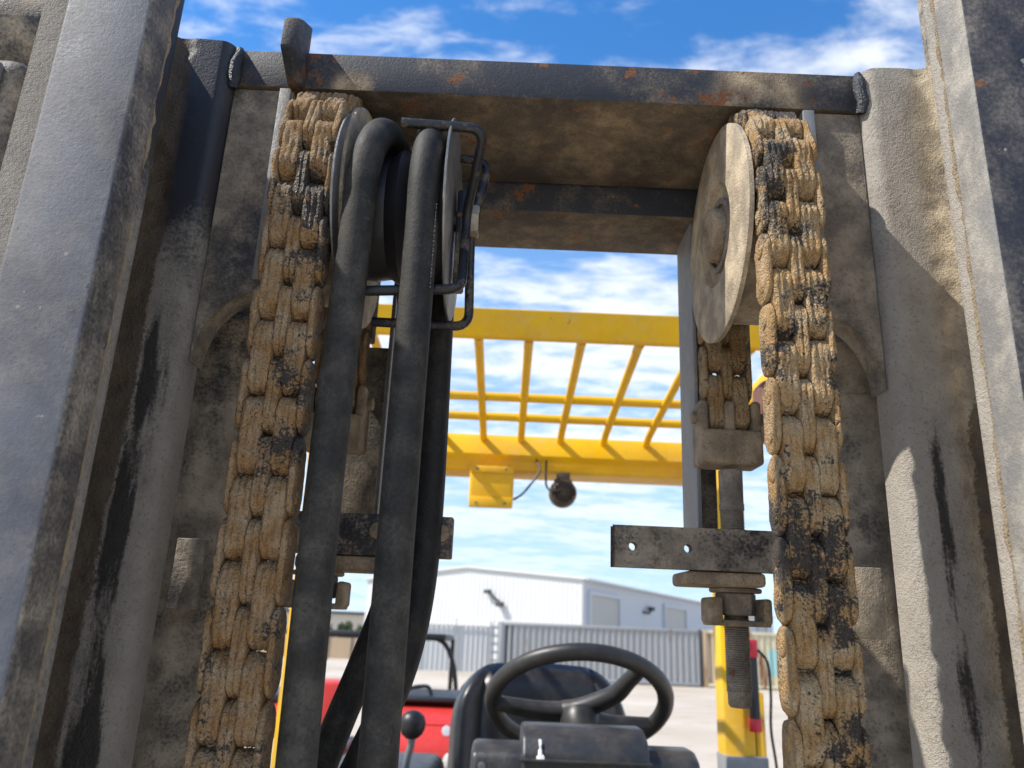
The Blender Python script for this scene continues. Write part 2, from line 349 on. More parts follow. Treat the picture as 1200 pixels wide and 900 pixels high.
# ------------------------------------------------------------------ ground
b = MB(); b.bm.verts.ensure_lookup_table()
vs_ = [b.bm.verts.new(p) for p in ((-1500, -400, 0), (1500, -400, 0), (1500, 2000, 0), (-1500, 2000, 0))]; b.bm.faces.new(vs_)
structure(b.build('ground', 'ground', smooth=0))

# ================================================================== forklift
XC = .018
FL = thing('forklift', 'dirty forklift with muddy mast chains, black hoses and yellow overhead guard', 'forklift', (XC, 1.2, 0))
def part(b, name, m, label=None, parent=None, smooth=35):
    o = b.build(name, m, parent or FL, parent is None, smooth)
    if label: o['label'] = label
    return o

# ---- mast rails (rolled channels, opening inwards), mud and grease modelled on the running faces
def rail(side, m):
    prof = [(.245, .530), (.245, .518)]
    for k in range(1, 8):
        a = R(90 * k / 8); prof.append((.256 - .011 * math.cos(a), .518 - .016 * math.sin(a)))
    prof += [(.256, .502), (.284, .500)]
    for k in range(1, 10):
        a = R(90 * k / 10); prof.append((.284 + .022 * math.sin(a), .478 + .022 * math.cos(a)))
    prof += [(.306, .478), (.306, .420), (.303, .413), (.296, .410), (.242, .410), (.240, .408), (.240, .395), (.242, .393), (.318, .393), (.318, .530)]
    dense = []
    for i in range(len(prof)):
        a, c = prof[i], prof[(i + 1) % len(prof)]
        d = math.dist(a, c); vis = i < 26
        n = max(1, int(d / .0028)) if vis else 1
        for k in range(n): dense.append((a[0] + (c[0] - a[0]) * k / n, a[1] + (c[1] - a[1]) * k / n))
    n = len(dense)
    nr = []
    for i in range(n):
        a, c = dense[i - 1], dense[(i + 1) % n]; t = Vector((c[0] - a[0], c[1] - a[1])).normalized(); nr.append(Vector((-t.y, t.x)))
    zs = [-1.62, -.9, -.5, -.3] + [-.2 + .003 * k for k in range(int(.62 / .003) + 1)]
    zs[-1] = .42
    verts, masks, wears = [], [], []
    for z in zs:
        for i, (u, y) in enumerate(dense):
            mud = gr = dk = 0.; d = 0.
            if .41 < y < .519 and z > -.4:
                s = 1 if side > 0 else 0
                pv = Vector((u * 9 + side * 5, y * 9, z * 2.2)); lo = noise.noise(pv)
                fil = math.exp(-((u - .295) / .017) ** 2); web = 1. if y < .478 else 0.
                mud = max(0, min(1, .40 + .60 * max(fil, web) + .45 * lo))
                top = max(0, min(1, (z - .30) / .08)) * (1 - s)
                mud *= 1 - .85 * top
                c0 = .2655 + .004 * noise.noise(Vector((side * 3, 0, z * 14)))
                wv = (.0075 if s == 0 else .006) * (1 + .8 * noise.noise(Vector((side * 9, 4, z * 17))))
                lim = max(0, min(1, ((.215 if s == 0 else .165) - z) / .05))
                fade = 1 if s == 0 else max(0, min(1, (z + .10) / .07))
                gr = .62 * math.exp(-((u - c0) / (wv * 1.25)) ** 2) * lim * fade if y > .49 else 0
                e0, e1 = (.268, .284) if s == 0 else (.284, .295)
                dk = max(0, min(1, (u - e0) / (e1 - e0) + .5 * lo)) * (1 if s == 0 else max(0, min(1, (.20 - z) / .08)))
                amp = (.0022 * max(fil, web * .7) + (.0004 if y > .49 else .0)) * max(0, min(1, (u - .256) / .012))
                f1 = noise.fractal(Vector((u * 70 + side, y * 70, z * 48)), 1.0, 2.1, 2)
                d = amp * (.5 + .8 * f1) * mud
                # lumps running down the fillet
                lump = max(0, noise.noise(Vector((side * 2, 7, z * 42))) - .12) * math.exp(-((u - (.287 if s else .292)) / .006) ** 2)
                d += .0045 * lump * (1 if y > .47 else 0)
                d -= .0010 * gr
                fl = noise.noise(Vector((u * 90 + side * 4, y * 90, z * 55))) + .5 * noise.noise(Vector((u * 200, y * 200 + side, z * 140)))
                d += .0026 * dk * (1 if s else .6) * max(0, min(1, (fl - .02) * 5))
            p = Vector((u, y)) + nr[i] * (d)
            cov = 1.
            if side < 0:
                cov = 1 - .95 * max(0, min(1, (z - .19 + .10 * noise.noise(Vector((u * 30, y * 20, z * 9)))) / .13)) * max(0, min(1, (.292 - u) / .02))
            else:
                cov = 1 - .35 * max(0, min(1, (z - .22) / .12)) * max(0, min(1, (.280 - u) / .02))
            wear = math.exp(-((u - .2475) / .004) ** 2) * max(0, min(1, .35 + 1.4 * noise.noise(Vector((side * 5, 2, z * 11))))) if y > .5 else 0
            wears.append((wear, 0, 0, 1))
            verts.append((XC + side * p.x, p.y, z)); masks.append((max(0, min(1, mud)), gr, dk, cov))
    faces = []
    for j in range(len(zs) - 1):
        for i in range(n):
            a, c = j * n + i, j * n + (i + 1) % n
            q = (a, c, c + n, a + n); faces.append(q if side > 0 else q[::-1])
    top = [(len(zs) - 1) * n + i for i in range(n)]; faces.append(top if side > 0 else top[::-1])
    me = bpy.data.meshes.new('mast_rail'); me.from_pydata(verts, [], faces)
    at = me.color_attributes.new('mask', 'FLOAT_COLOR', 'POINT')
    for i, c in enumerate(masks): at.data[i].color = c
    aw = me.color_attributes.new('wear', 'FLOAT_COLOR', 'POINT')
    for i, c in enumerate(wears): aw.data[i].color = c
    bm = bmesh.new(); bm.from_mesh(me); bmesh.ops.recalc_face_normals(bm, faces=bm.faces); bm.to_mesh(me); bm.free()
    finish(me, m, 50)
    return link('mast_rail', me, FL, True)
rl = rail(-1, 'rail_shaded'); rl['label'] = 'shaded mast rail with brown dirt and black grease streak'
rr = rail(1, 'rail_sunlit'); rr['label'] = 'sunlit mast rail crusted with tan dust'

# ---- flat uprights in front of the rails
for side, m, lab in ((-1, 'bar_grey', 'chipped grey-blue flat upright'), (1, 'bar_dark', 'dark navy flat upright')):
    b = MB(); x0, x1 = sorted((XC + side * .232, XC + side * .2806))
    b.box(x0, x1, .360, .3855, -1.2, .62, .0022, 3)
    o = part(b, 'carriage_upright', m, lab)
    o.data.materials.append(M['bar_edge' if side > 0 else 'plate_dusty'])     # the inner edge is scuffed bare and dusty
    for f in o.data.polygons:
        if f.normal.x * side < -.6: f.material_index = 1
    # ragged dried mud along the rear inner edge
    pts = []; z = -.16; b = MB(); xe = XC + side * .2325
    while z < .40:
        pts.append((xe + side * .001 + rnd.uniform(-.0008, .0008), .3855 + rnd.uniform(-.0005, .001), z)); z += .006
    rad = [max(.0005, .0016 + .0016 * noise.noise(Vector((side * 3, 1, p[2] * 30))) + .0008 * noise.noise(Vector((0, side, p[2] * 110)))) for p in pts]
    b.tube(pts, rad, 8); part(b, 'mud_ridge', 'mud', parent=o)

# ---- outer bracket plate and roller beyond the uprights
for side in (-1, 1):
    e = lambda u: XC + side * u
    b = MB(); x0, x1 = sorted((e(.326), e(.44))); b.box(x0, x1, .402, .432, -.5, .322, .014, 4)
    o = part(b, 'bracket_plate', 'plate_dusty')
    b = MB(); x0, x1 = sorted((e(.338), e(.43))); b.box(x0, x1, .396, .404, -.48, .312, .004, 2); part(b, 'raised_panel', 'bar_grey', parent=o)
    b = MB(); cx = e(.385); b.lathe([(-.045, .02), (-.045, .055), (-.04, .06), (.04, .06), (.045, .055), (.045, .02)], (cx, .50, .392), 'x', 36)
    part(b, 'guide_roller', 'cylinder')
    b = MB(); x0, x1 = sorted((e(.33), e(.46))); b.box(x0, x1, .53, .56, -1.2, .60, .004); part(b, 'outer_rail', 'cylinder')

# ---- cross ties
def under(o):
    o.data.materials.append(M['tie_dusty'])          # the undersides never get washed by rain: dust and rust stay there
    for f in o.data.polygons:
        if f.normal.z < -.8: f.material_index = 1
b = MB(); b.prism([(.510, .3855), (.510, .4185), (.634, .4185), (.634, .3855)], 'x', XC - .2435, XC + .2435, .0009, 2)
tie = part(b, 'top_tie', 'tie', 'dark navy top cross tie with rust specks'); under(tie)
b = MB(); b.prism([(.637, .3580), (.637, .4120), (.716, .4120), (.716, .3580)], 'x', XC - .300, XC + .300, .002, 2)
under(part(b, 'rear_tie', 'tie'))
b = MB(); b.prism([(.478, .398), (.4785, .424), (.49, .432), (.512, .444), (.512, .384), (.505, .384)], 'x', -.1835, -.1715, .0016, 2); part(b, 'stop_lug', 'tie', parent=tie)
for sx in (-1, 1):
    b = MB(); x = XC + sx * .2445
    b.tube([(x, .5090, .383), (x + .001, .5075, .392), (x - .0005, .5075, .402), (x + .0004, .508, .411), (x, .510, .419)], [.003, .0046, .0050, .0044, .003], 16); b.jitter(.0020, 150, sx)
    part(b, 'weld_bead', 'weld', parent=tie)

# ---- gusset plates with an arched lower corner, straps and lift cylinders
for side in (-1, 1):
    e = lambda u: XC + side * u
    arch = [(.244 - .042 * (1 - math.cos(R(90 * k / 16))), .160 + .055 * math.sin(R(90 * k / 16))) for k in range(17)]
    pts = [(e(.1985), .3845), (e(.2448), .3845), (e(.2448), .160)] + [(e(u_), z_) for u_, z_ in arch] + [(e(.1985), .215)]
    b = MB(); b.prism(pts, 'y', .513, .536, .0005, 1); part(b, 'gusset_plate', 'plate_dusty')
    b = MB(); x0, x1 = sorted((e(.1990), e(.2080))); b.box(x0, x1, .5085, .5117, .222, .384, .001); part(b, 'side_strip', 'strap')
    b = MB(); x0, x1 = sorted((e(.148), e(.20))); b.prism([(x0, .3845), (x1, .3845), (x1, .236), (x0, .236)], 'y', .664, .682, .0015); part(b, 'back_plate', 'plate_dusty')
    b = MB(); us = .142 if side > 0 else .1255; x0, x1 = sorted((e(us), e(us + .0036))); b.box(x0, x1, .6455, .700, .071, .3575, .001); part(b, 'strap', 'strap')
    b = MB(); x0, x1 = sorted((e(us + .005), e(.170))); b.box(x0, x1, .686, .697, .071, .235, .001); part(b, 'strap_web', 'plate_dusty')
    b = MB(); cx = e(.2535)
    b.lathe([(-1.6, .046), (.172, .046), (.1726, .0450), (.1738, .0450), (.1745, .046), (.215, .046), (.222, .040), (.222, .012)], (cx, .612, 0), 'z', 48)
    cyl = part(b, 'lift_cylinder', 'cylinder')
    b = MB(); b.lathe([(.2225, .0195), (.356, .0195)], (cx, .612, 0), 'z', 24); part(b, 'cylinder_rod', 'strap', parent=cyl)

# ---- anchor bars with holes
def holed_bar(x0, x1, y0, y1, z0, z1, holes, hr):
    b = MB(); bm = b.bm; zc = (z0 + z1) / 2; hh = (z1 - z0) / 2
    xs = [x0]
    for h in holes: xs += [h - hh, h + hh]
    xs += [x1]
    for y, flip in ((y0, 0), (y1, 1)):
        for k in range(0, len(xs) - 1, 2):
            v = [bm.verts.new(p) for p in ((xs[k], y, z0), (xs[k + 1], y, z0), (xs[k + 1], y, z1), (xs[k], y, z1))]; bm.faces.new(v)
        for h in holes:
            n = 24; A, B = [], []
            for k in range(n):
                a = 2 * math.pi * k / n + math.pi / 4; c, s = math.cos(a), math.sin(a); q = hh / max(abs(c), abs(s))
                A.append(bm.verts.new((h + c * hr, y, zc + s * hr))); B.append(bm.verts.new((h + c * q, y, zc + s * q)))
            for k in range(n): bm.faces.new((A[k], A[(k + 1) % n], B[(k + 1) % n], B[k]))
    for h in holes:
        n = 24; A = [bm.verts.new((h + hr * math.cos(2 * math.pi * k / n + math.pi / 4), y0, zc + hr * math.sin(2 * math.pi * k / n + math.pi / 4))) for k in range(n)]
        B = [bm.verts.new((v.co.x, y1, v.co.z)) for v in A]
        for k in range(n): bm.faces.new((A[k], A[(k + 1) % n], B[(k + 1) % n], B[k]))
    for f in (((x0, y0, z0), (x1, y0, z0), (x1, y1, z0), (x0, y1, z0)), ((x0, y0, z1), (x1, y0, z1), (x1, y1, z1), (x0, y1, z1)),
              ((x0, y0, z0), (x0, y1, z0), (x0, y1, z1), (x0, y0, z1)), ((x1, y0, z0), (x1, y1, z0), (x1, y1, z1), (x1, y0, z1))):
        bm.faces.new([bm.verts.new(p) for p in f])
    bmesh.ops.remove_doubles(bm, verts=bm.verts, dist=1e-5)
    return b
ab = part(holed_bar(.0838, .262, .598, .610, .0372, .0687, [.0904 + .0075, .1402], .0032), 'anchor_bar', 'anchor_bar', 'dark speckled anchor bar with two open holes')
b = MB(); b.box(-.2245, -.0408, .598, .612, .0378, .0692, .0012); abl = part(b, 'anchor_bar', 'anchor_bar', 'dark anchor bar with two bolt heads')
for x in (-.0985, -.0495):
    b = MB(); b.lathe([(0, .0065), (-.002, .0065), (-.0032, .0055), (-.0036, .003)], (x, .5978, .0565), 'y', 16); part(b, 'bolt_head', 'anchor', parent=abl)
b = MB(); b.box(.1390, .2000, .600, .655, .0262, .0368, .003); part(b, 'anchor_tab', 'anchor')
b = MB(); b.box(-.160, -.095, .600, .655, .0262, .0374, .003); part(b, 'anchor_tab', 'anchor')
b = MB(); b.box(.2395, .2625, .546, .553, -.0072, .0405, .001); part(b, 'end_tab', 'sheave')
b = MB(); b.box(-.2285, -.2085, .546, .553, -.0065, .041, .001); part(b, 'end_tab', 'plate_dusty')

# ---- lift chains: every plate its own piece
PITCHC = .0254; PH = .0246
def plate_mesh(t, seed, m, long=1.0):
    """leaf-chain plate, two round eyes with a slight waist, caked and uneven"""
    out = []; n = 20; hp = PITCHC / 2; r = PH / 2
    for k in range(n + 1): a = math.pi * k / n; out.append((r * math.cos(a), hp + r * math.sin(a)))
    for k in range(1, 10): q = k / 10; out.append((-r + .0007 * math.sin(math.pi * q), hp - q * 2 * hp))
    for k in range(n + 1): a = math.pi + math.pi * k / n; out.append((r * math.cos(a), -hp + r * math.sin(a)))
    for k in range(1, 10): q = k / 10; out.append((r - .0007 * math.sin(math.pi * q), -hp + q * 2 * hp))
    g = .0008 if t < .0040 else .0011
    nl = 6 if t < .006 else 15
    lay = []
    for k in range(nl):
        x = -t / 2 + t * k / (nl - 1); e_ = min(k, nl - 1 - k)
        lay.append((x + (.0002 if k == 1 else -.0002 if k == nl - 2 else 0), g if e_ == 0 else (.0002 if e_ == 1 else -.0001)))
    cr_ = [] if t < .006 else ([-t / 6, t / 6] if t > .010 else [0.])
    V, F = [], []; no = len(out)
    for x, ins in lay:
        for (y, z) in out:
            c = Vector((0, 0, max(-hp, min(hp, z)))); d = (Vector((0, y, z)) - c)
            p = c + d * (1 - ins / r); p.x = x
            s = Vector((seed * 7.3, seed * 3.1, seed))
            f = .0009 * noise.fractal(Vector((p.x * 420, p.y * 210, p.z * 110)) + s, 1, 2, 4) + .0005 * noise.noise(p * 95 + s)
            for c_ in cr_:
                q_ = c_ + .0005 * noise.noise(Vector((seed * 3.3, c_ * 900, p.z * 130)))
                f -= (.0010 + .0008 * noise.noise(Vector((c_ * 700, seed * 5.1, p.z * 160)))) * math.exp(-((x - q_) / .00045) ** 2)
            f += .0007 * noise.noise(Vector((p.x * 120, p.y * 90, p.z * 60)) + s)
            if d.length > 0: p += d.normalized() * f
            p.x += (.00025 if t < .006 else .0002) * noise.noise(p * 220 + s)
            V.append(p)
    for j in range(len(lay) - 1):
        for i in range(no): F.append((j * no + i, j * no + (i + 1) % no, (j + 1) * no + (i + 1) % no, (j + 1) * no + i))
    F.append(tuple(range(no))[::-1]); F.append(tuple((len(lay) - 1) * no + i for i in range(no)))
    me = bpy.data.meshes.new('link_plate'); me.from_pydata(V, [], F)
    bm = bmesh.new(); bm.from_mesh(me); bmesh.ops.recalc_face_normals(bm, faces=bm.faces); bm.to_mesh(me); bm.free()
    return finish(me, m, 60)
SH = dict(y=.5550, z=.2965, r=.0835)
def chain_at(s):
    """point and direction along the chain; s = 0 where the front run leaves the sheave"""
    r = SH['r']
    if s < 0: return SH['y'] - r, SH['z'] + s, 0.
    if s < math.pi * r:
        a = s / r; return SH['y'] - r * math.cos(a), SH['z'] + r * math.sin(a), -a
    return SH['y'] + r, SH['z'] - (s - math.pi * r), -math.pi
def chain(xc, m, phase, label, end_z):
    total = math.pi * SH['r'] + SH['z'] - end_z
    body = MB(); hp = PITCHC
    njoint0 = -int(.78 / hp)
    pin = []; s = njoint0 * hp + phase
    joints = []
    while s < total: joints.append(s); s += hp
    if len(joints) % 2: joints.append(s)
    k_ = total / joints[-1]
    joints = [q if q < 0 else q * k_ for q in joints]
    for s in joints:
        y, z, a = chain_at(s)
        body.lathe([(-.0220, .002), (-.0218, .0042), (-.0212, .0052), (-.0202, .0055), (-.0202, .0046), (.0202, .0046), (.0202, .0055), (.0212, .0052), (.0218, .0042), (.0220, .002)], (xc, y, z), 'x', 14)
    body.jitter(.0006, 300)
    root = part(body, 'lift_chain', m, label)
    PM = {k: [plate_mesh(t, i + 10 * j, m) for i in range(9)] for j, (k, t) in enumerate((('O', .0040), ('I', .0126), ('C', .0084)))}
    first = round(joints[0] / hp)
    for i in range(len(joints) - 1):
        s = (joints[i] + joints[i + 1]) / 2
        if chain_at(s)[1] < -.46 and s < 0: continue
        (y0, z0, _), (y1, z1, _) = chain_at(joints[i]), chain_at(joints[i + 1])
        y, z = (y0 + y1) / 2, (z0 + z1) / 2; ang = math.atan2(-(y1 - y0), z1 - z0)
        kinds = [('O', -.0187), ('C', 0.), ('O', .0187)] if i % 2 == 1 else [('I', -.0104), ('I', .0104)]
        for k, dx_ in kinds:
            o = bpy.data.objects.new('link_plate', rnd.choice(PM[k])); C.objects.link(o); o.parent = root
            o.location = (xc + dx_ + rnd.uniform(-.0001, .0001), y + rnd.uniform(-.0004, .0004), z + rnd.uniform(-.0004, .0004))
            o.rotation_euler = (ang + rnd.uniform(-.012, .012) + (math.pi if rnd.random() < .5 else 0), 0, 0)
    y, z, _ = chain_at(joints[-1])
    return joints[-1], z
_, zr = chain(XC + .1670, 'chain_r', -.0045, 'tan muddy lift chain, coloured as sunlit, beside the dusty sheave', .167)
_, zl = chain(XC - .1670, 'chain_l', -.006, 'brown muddy lift chain, coloured as shaded, beside the hoses', .167)

# ---- sheaves
for side in (-1, 1):
    c = (XC + side * .167, SH['y'], SH['z']); s = -side
    b = MB()
    b.lathe([(s * .0222, .060), (s * .0224, .0845), (s * .0228, .0860), (s * .0262, .0860), (s * .0268, .0850), (s * .0274, .043), (s * .0268, .0415), (s * .0225, .040), (s * .0220, .026), (s * .0220, .010)], c, 'x', 72)
    b.lathe([(-.0220, .0700), (.0220, .0700)], c, 'x', 48)
    b.lathe([(-s * .0222, .060), (-s * .0226, .0720), (-s * .0238, .0720), (-s * .0242, .03)], c, 'x', 64)
    sh = part(b, 'chain_sheave', 'sheave', 'dusty tan chain sheave disc' if side > 0 else None)
    b = MB(); b.lathe([(s * .018, .0215), (s * .0315, .0215), (s * .0340, .0195), (s * .0346, .0105), (s * .0328, .0090), (s * .0326, .001)], c, 'x', 32)
    b.jitter(.0004, 120, side); part(b, 'axle_boss', 'anchor', parent=sh)
    b = MB(); b.lathe([(s * .0215, .0300), (s * .0250, .0300), (s * .0256, .0290), (s * .0256, .0262), (s * .0250, .0252), (s * .0215, .0252)], c, 'x', 40, False); part(b, 'retaining_ring', 'thread', parent=sh)

# ---- chain anchors: clevis, threaded rod, nut with retaining clip
for side, zj in ((-1, zl), (1, zr)):
    cx = XC + side * .167 + .0005; cy = SH['y'] + SH['r']; z1 = zj
    b = MB(); b.box(cx - .0265, cx + .0255, cy - .0165, cy + .0165, z1 - .042, z1 - .0125, .003, 3)
    for x0, x1 in ((-.0262, -.0182), (-.0046, .0046), (.0182, .0262)):
        b.box(cx - .0005 + x0, cx - .0005 + x1, cy - .0145, cy + .0145, z1 - .018, z1 + .0135, .0038, 4)
    b.lathe([(-.031, .003), (-.030, .0055), (.030, .0055), (.031, .003)], (cx, cy, z1), 'x', 14)
    prof = [(z1 - .046, .0098), (.094, .0096), (.0935, .0100), (.0885, .0100)]
    z = .088
    while z > -.052: prof += [(z, .0099), (z - .0008, .0089)]; z -= .00165
    prof += [(-.053, .0088), (-.0605, .0086), (-.0625, .0072), (-.0625, .001)]
    o = part(b, 'chain_anchor', 'anchor')
    b = MB(); b.lathe(prof, (cx, cy - .004, 0), 'z', 24); part(b, 'threaded_rod', 'thread', parent=o)
    b = MB(); b.lathe([(.0262, .002), (.0262, .0195), (.0252, .0205), (.0236, .0205), (.0226, .0195), (.0226, .002)], (cx, cy - .004, 0), 'z', 32)
    b.lathe([(.0224, .010), (.0224, .0150), (.0215, .0162), (.0065, .0162), (.0055, .0150), (.0055, .010)], (cx, cy - .004, 0), 'z', 6)
    part(b, 'lock_nut', 'thread', parent=o)
    b = MB()
    for sx in (-1, 1):
        b.box(cx + sx * .0215 - .0035, cx + sx * .0215 + .0035, cy - .018, cy + .010, -.001, .0185, .0026, 3)
    b.box(cx - .0235, cx + .0235, cy - .018, cy + .010, -.0028, .0018, .0014, 2)
    b.box(cx - .024, cx - .0145, cy - .0195, cy - .0165, -.001, .0185, .0014, 2)
    part(b, 'retaining_clip', 'anchor', parent=o)

# ---- hose pulley, hoses and wire guides
PC = (0, .530, .2855)
b = MB(); b.lathe([(-.1235, .02), (-.1235, .040), (-.120, .046), (-.108, .048), (-.096, .046), (-.087, .052), (-.078, .046), (-.066, .048), (-.054, .046), (-.052, .02)], (0, PC[1], PC[2]), 'x', 48)
pu = part(b, 'hose_pulley', 'pulley_dark')
for x in (-.1262, -.0505):
    b = MB(); b.lathe([(-.0012, .012), (-.0012, .0745), (-.0006, .0757), (.0006, .0757), (.0012, .0745), (.0012, .012)], (x, PC[1], PC[2]), 'x', 64)
    part(b, 'pulley_flange', 'pulley', parent=pu)
b = MB(); b.lathe([(-.130, .008), (-.030, .008)], (0, PC[1], PC[2]), 'x', 16); b.box(-.047, -.040, PC[1] - .012, PC[1] + .012, PC[2] - .055, PC[2] + .022, .002); part(b, 'pulley_arm', 'rod', parent=pu)
b = MB(); b.lathe([(-.0395, .002), (-.0395, .0118), (-.0388, .0126), (-.0315, .0126), (-.0305, .0116), (-.0305, .002)], (0, PC[1], PC[2] + .001), 'x', 6); part(b, 'pulley_bolt', 'bolt', parent=pu)
def rod(pts, r=.0036, f=.012):
    b = MB(); b.tube(fillet(pts, f, 6), r, 12); return b
part(rod([(-.0860, .470, .3300), (-.0270, .470, .3275), (-.0395, .520, .288), (-.0395, .520, .268), (-.0370, .480, .2085), (-.1010, .478, .2035)]), 'hose_guide', 'rod', parent=pu)
part(rod([(-.0900, .545, .3560), (-.0255, .545, .3480), (-.0365, .534, .284), (-.0365, .540, .262), (-.0345, .545, .2060), (-.1070, .540, .2050)]), 'hose_guide', 'rod', parent=pu)
HR = .0113
def hose(pts, name, label):
    b = MB(); b.tube(spline(pts, 8), HR, 28); return part(b, name, 'hose', label)
rp = .0625
def over(x0, x1):
    out = []
    for k in range(0, 9):
        a = math.pi * k / 8; out.append((x0 + (x1 - x0) * k / 8, PC[1] - rp * math.cos(a), PC[2] + rp * math.sin(a)))
    return out
hose([(-.106, .462, -.9), (-.108, .464, -.4), (-.1095, .466, -.12), (-.1115, .467, .06), (-.1100, .4672, .2), (-.1090, .4675, .258)] + over(-.1085, -.092) +
     [(-.0885, .5928, .258), (-.0830, .594, .20), (-.0800, .606, .08), (-.0860, .612, .015), (-.1020, .612, -.04), (-.122, .610, -.10), (-.150, .610, -.2), (-.19, .61, -.45), (-.2, .61, -.9)], 'hydraulic_hose', 'thick black hose hanging nearest the brown muddy chain')
h2 = hose([(-.064, .462, -.9), (-.0645, .464, -.4), (-.0650, .466, -.12), (-.0655, .467, .06), (-.0656, .4672, .2), (-.0657, .4675, .258)] + over(-.0658, -.0625) +
     [(-.0620, .5926, .258), (-.0612, .593, .20), (-.0600, .596, .08), (-.0625, .594, .01), (-.072, .590, -.045), (-.095, .588, -.105), (-.125, .588, -.18), (-.17, .59, -.42), (-.18, .59, -.9)], 'hydraulic_hose', 'thick black hose over the pulley beside the wire guides')

b = MB()
z = .200
while z < .262:
    l = rnd.uniform(.0008, .0022); w_ = rnd.uniform(.0004, .0011); x = -.0655 + HR * .86; y = .4670 - HR * .55
    b.box(x - w_ / 2, x + w_ / 2, y - .0003, y + .0003, z, z + l); z += l + rnd.uniform(.0006, .0016)
hp_ = part(b, 'hose_print', 'print', parent=h2); hp_['kind'] = 'stuff'

# ---- overhead guard (truck frame, not tilted)
def tp(b, name, m, label=None, parent=None, smooth=35):
    for v in b.bm.verts: v.co.z += H0
    o = b.build(name, m, parent or FL, False, smooth)
    if label: o['label'] = label
    return o
GX = .035
b = MB(); b.prism([(1.45, .646), (1.477, .592), (1.487, .590), (1.54, .612), (1.54, .646)], 'x', GX - .56, GX + .56, .005, 3); og = tp(b, 'overhead_guard', 'yellow', 'yellow steel overhead guard')
b = MB(); b.prism([(2.10, .490), (2.125, .549), (2.14, .556), (2.23, .556), (2.23, .447), (2.122, .447), (2.118, .452), (2.118, .476)], 'x', GX - .60, GX + .60, .003, 2); tp(b, 'rear_beam', 'yellow', parent=og)
for x in (-.415, -.30, -.185, -.0745, .032, .1436, .266, .3865, .50):
    b = MB(); b.tube([(x, 1.50, .600), (x, 1.53, .602), (x, 2.06, .552), (x, 2.135, .535)], .0102, 12); tp(b, 'guard_bar', 'yellow', parent=og)
for y, z in ((1.845, .578), (1.985, .566)):
    b = MB(); b.tube([(GX - .58, y, z), (GX + .58, y, z)], .0115, 12); tp(b, 'cross_bar', 'yellow', parent=og)
for sx in (-1, 1):
    b = MB(); b.box(GX + sx * .565 - .03, GX + sx * .565 + .03, 1.452, 2.20, .558, .600, .006); tp(b, 'side_rail', 'yellow', parent=og)
    x0 = -.5385 if sx < 0 else .551
    b = MB(); b.prism([(x0, 2.03), (x0 + .045, 2.02), (x0 + .076, 2.03), (x0 + .076, 2.10), (x0, 2.10)], 'z', -.9, .50, .004, 2); lg = tp(b, 'leg', 'yellow', parent=og)
    if sx > 0:
        b = MB(); b.box(.549, .650, 2.012, 2.105, -.40, -.243, .004); tp(b, 'grey_wrap', 'tape', 'grey tape wrapped around leg', parent=og)
        b = MB(); b.box(.629, .652, 2.03, 2.09, -.9, -.10, .003); tp(b, 'leg_flange', 'yellow', parent=og)
b = MB(); b.lathe([(-.157, .0125), (-.018, .0125)], (.6185, 2.0, 0), 'z', 20); tube = tp(b, 'marker_tube', 'black', 'black tube with red end caps on guard leg')
for z0, z1 in ((-.018, .024), (-.186, -.157)):
    b = MB(); b.lathe([(z0, .004), (z0, .0138), (z0 + .002, .0150), (z1 - .002, .0150), (z1, .0138), (z1, .004)], (.6185, 2.0, 0), 'z', 20); tp(b, 'end_cap', 'redcap', parent=tube)
b = MB(); b.tube(spline([(.632, 1.992, .0), (.652, 1.985, -.03), (.655, 1.985, -.10), (.652, 1.99, -.18), (.660, 1.99, -.27), (.655, 1.99, -.36)]), .0035, 8); tp(b, 'cord', 'black', parent=tube)
# control box, lamp and wires under the rear beam
b = MB(); b.box(-.1055, .016, 2.085, 2.18, .352, .4465, .008, 3); cb = tp(b, 'control_box', 'yellow')
for z0, z1 in ((.337, .366), (.432, .452)):
    b = MB(); b.box(-.104, .0145, 2.079, 2.089, z0, z1, .003, 2); tp(b, 'box_flange', 'yellow', parent=cb)
for x in (-.085, -.006):
    for z in (.349, .443):
        b = MB(); b.lathe([(0, .001), (-.003, .0035), (0, .0045)], (x, 2.0785, z), 'y', 8, False); tp(b, 'box_screw', 'bolt', parent=cb)
b = MB(); b.lathe([(-.03, .008), (-.026, .022), (-.012, .0355), (0, .0385), (.022, .0385), (.026, .036), (.026, .001)], (.1535, 2.11, .3905), 'y', 32)
for k in range(9):
    x = .1535 + (k - 4) * .0078; h = math.sqrt(max(0, .033 ** 2 - (x - .1535) ** 2)); b.box(x - .0013, x + .0013, 2.076, 2.105, .3905 - h, .3905 + h)
lp = tp(b, 'work_lamp', 'amber', 'round brown work lamp under rear beam')
b = MB(); b.box(.134, .172, 2.10, 2.112, .423, .4465, .002); b.box(.128, .178, 2.098, 2.116, .420, .426, .001); tp(b, 'lamp_bracket', 'amber', parent=lp)
b = MB(); b.tube(spline([(.018, 2.10, .365), (.040, 2.085, .378), (.066, 2.08, .410), (.086, 2.085, .445), (.078, 2.11, .480)]), .0032, 8); tp(b, 'box_wire', 'black', parent=cb)
b = MB(); b.tube(spline([(.105, 2.10, .480), (.104, 2.09, .43), (.107, 2.085, .402), (.122, 2.075, .388), (.150, 2.07, .392)]), .003, 8); tp(b, 'lamp_wire', 'black', parent=lp)
for x in (-.478, .585):
    b = MB(); b.box(x - .05, x + .05, 1.56, 1.64, .425, .558, .02, 4); hl = tp(b, 'front_lamp', 'brown')
    b = MB(); b.lathe([(-.012, .03), (-.006, .04), (0, .044)], (x, 1.556, .49), 'y', 24); tp(b, 'lamp_rim', 'black', parent=hl)

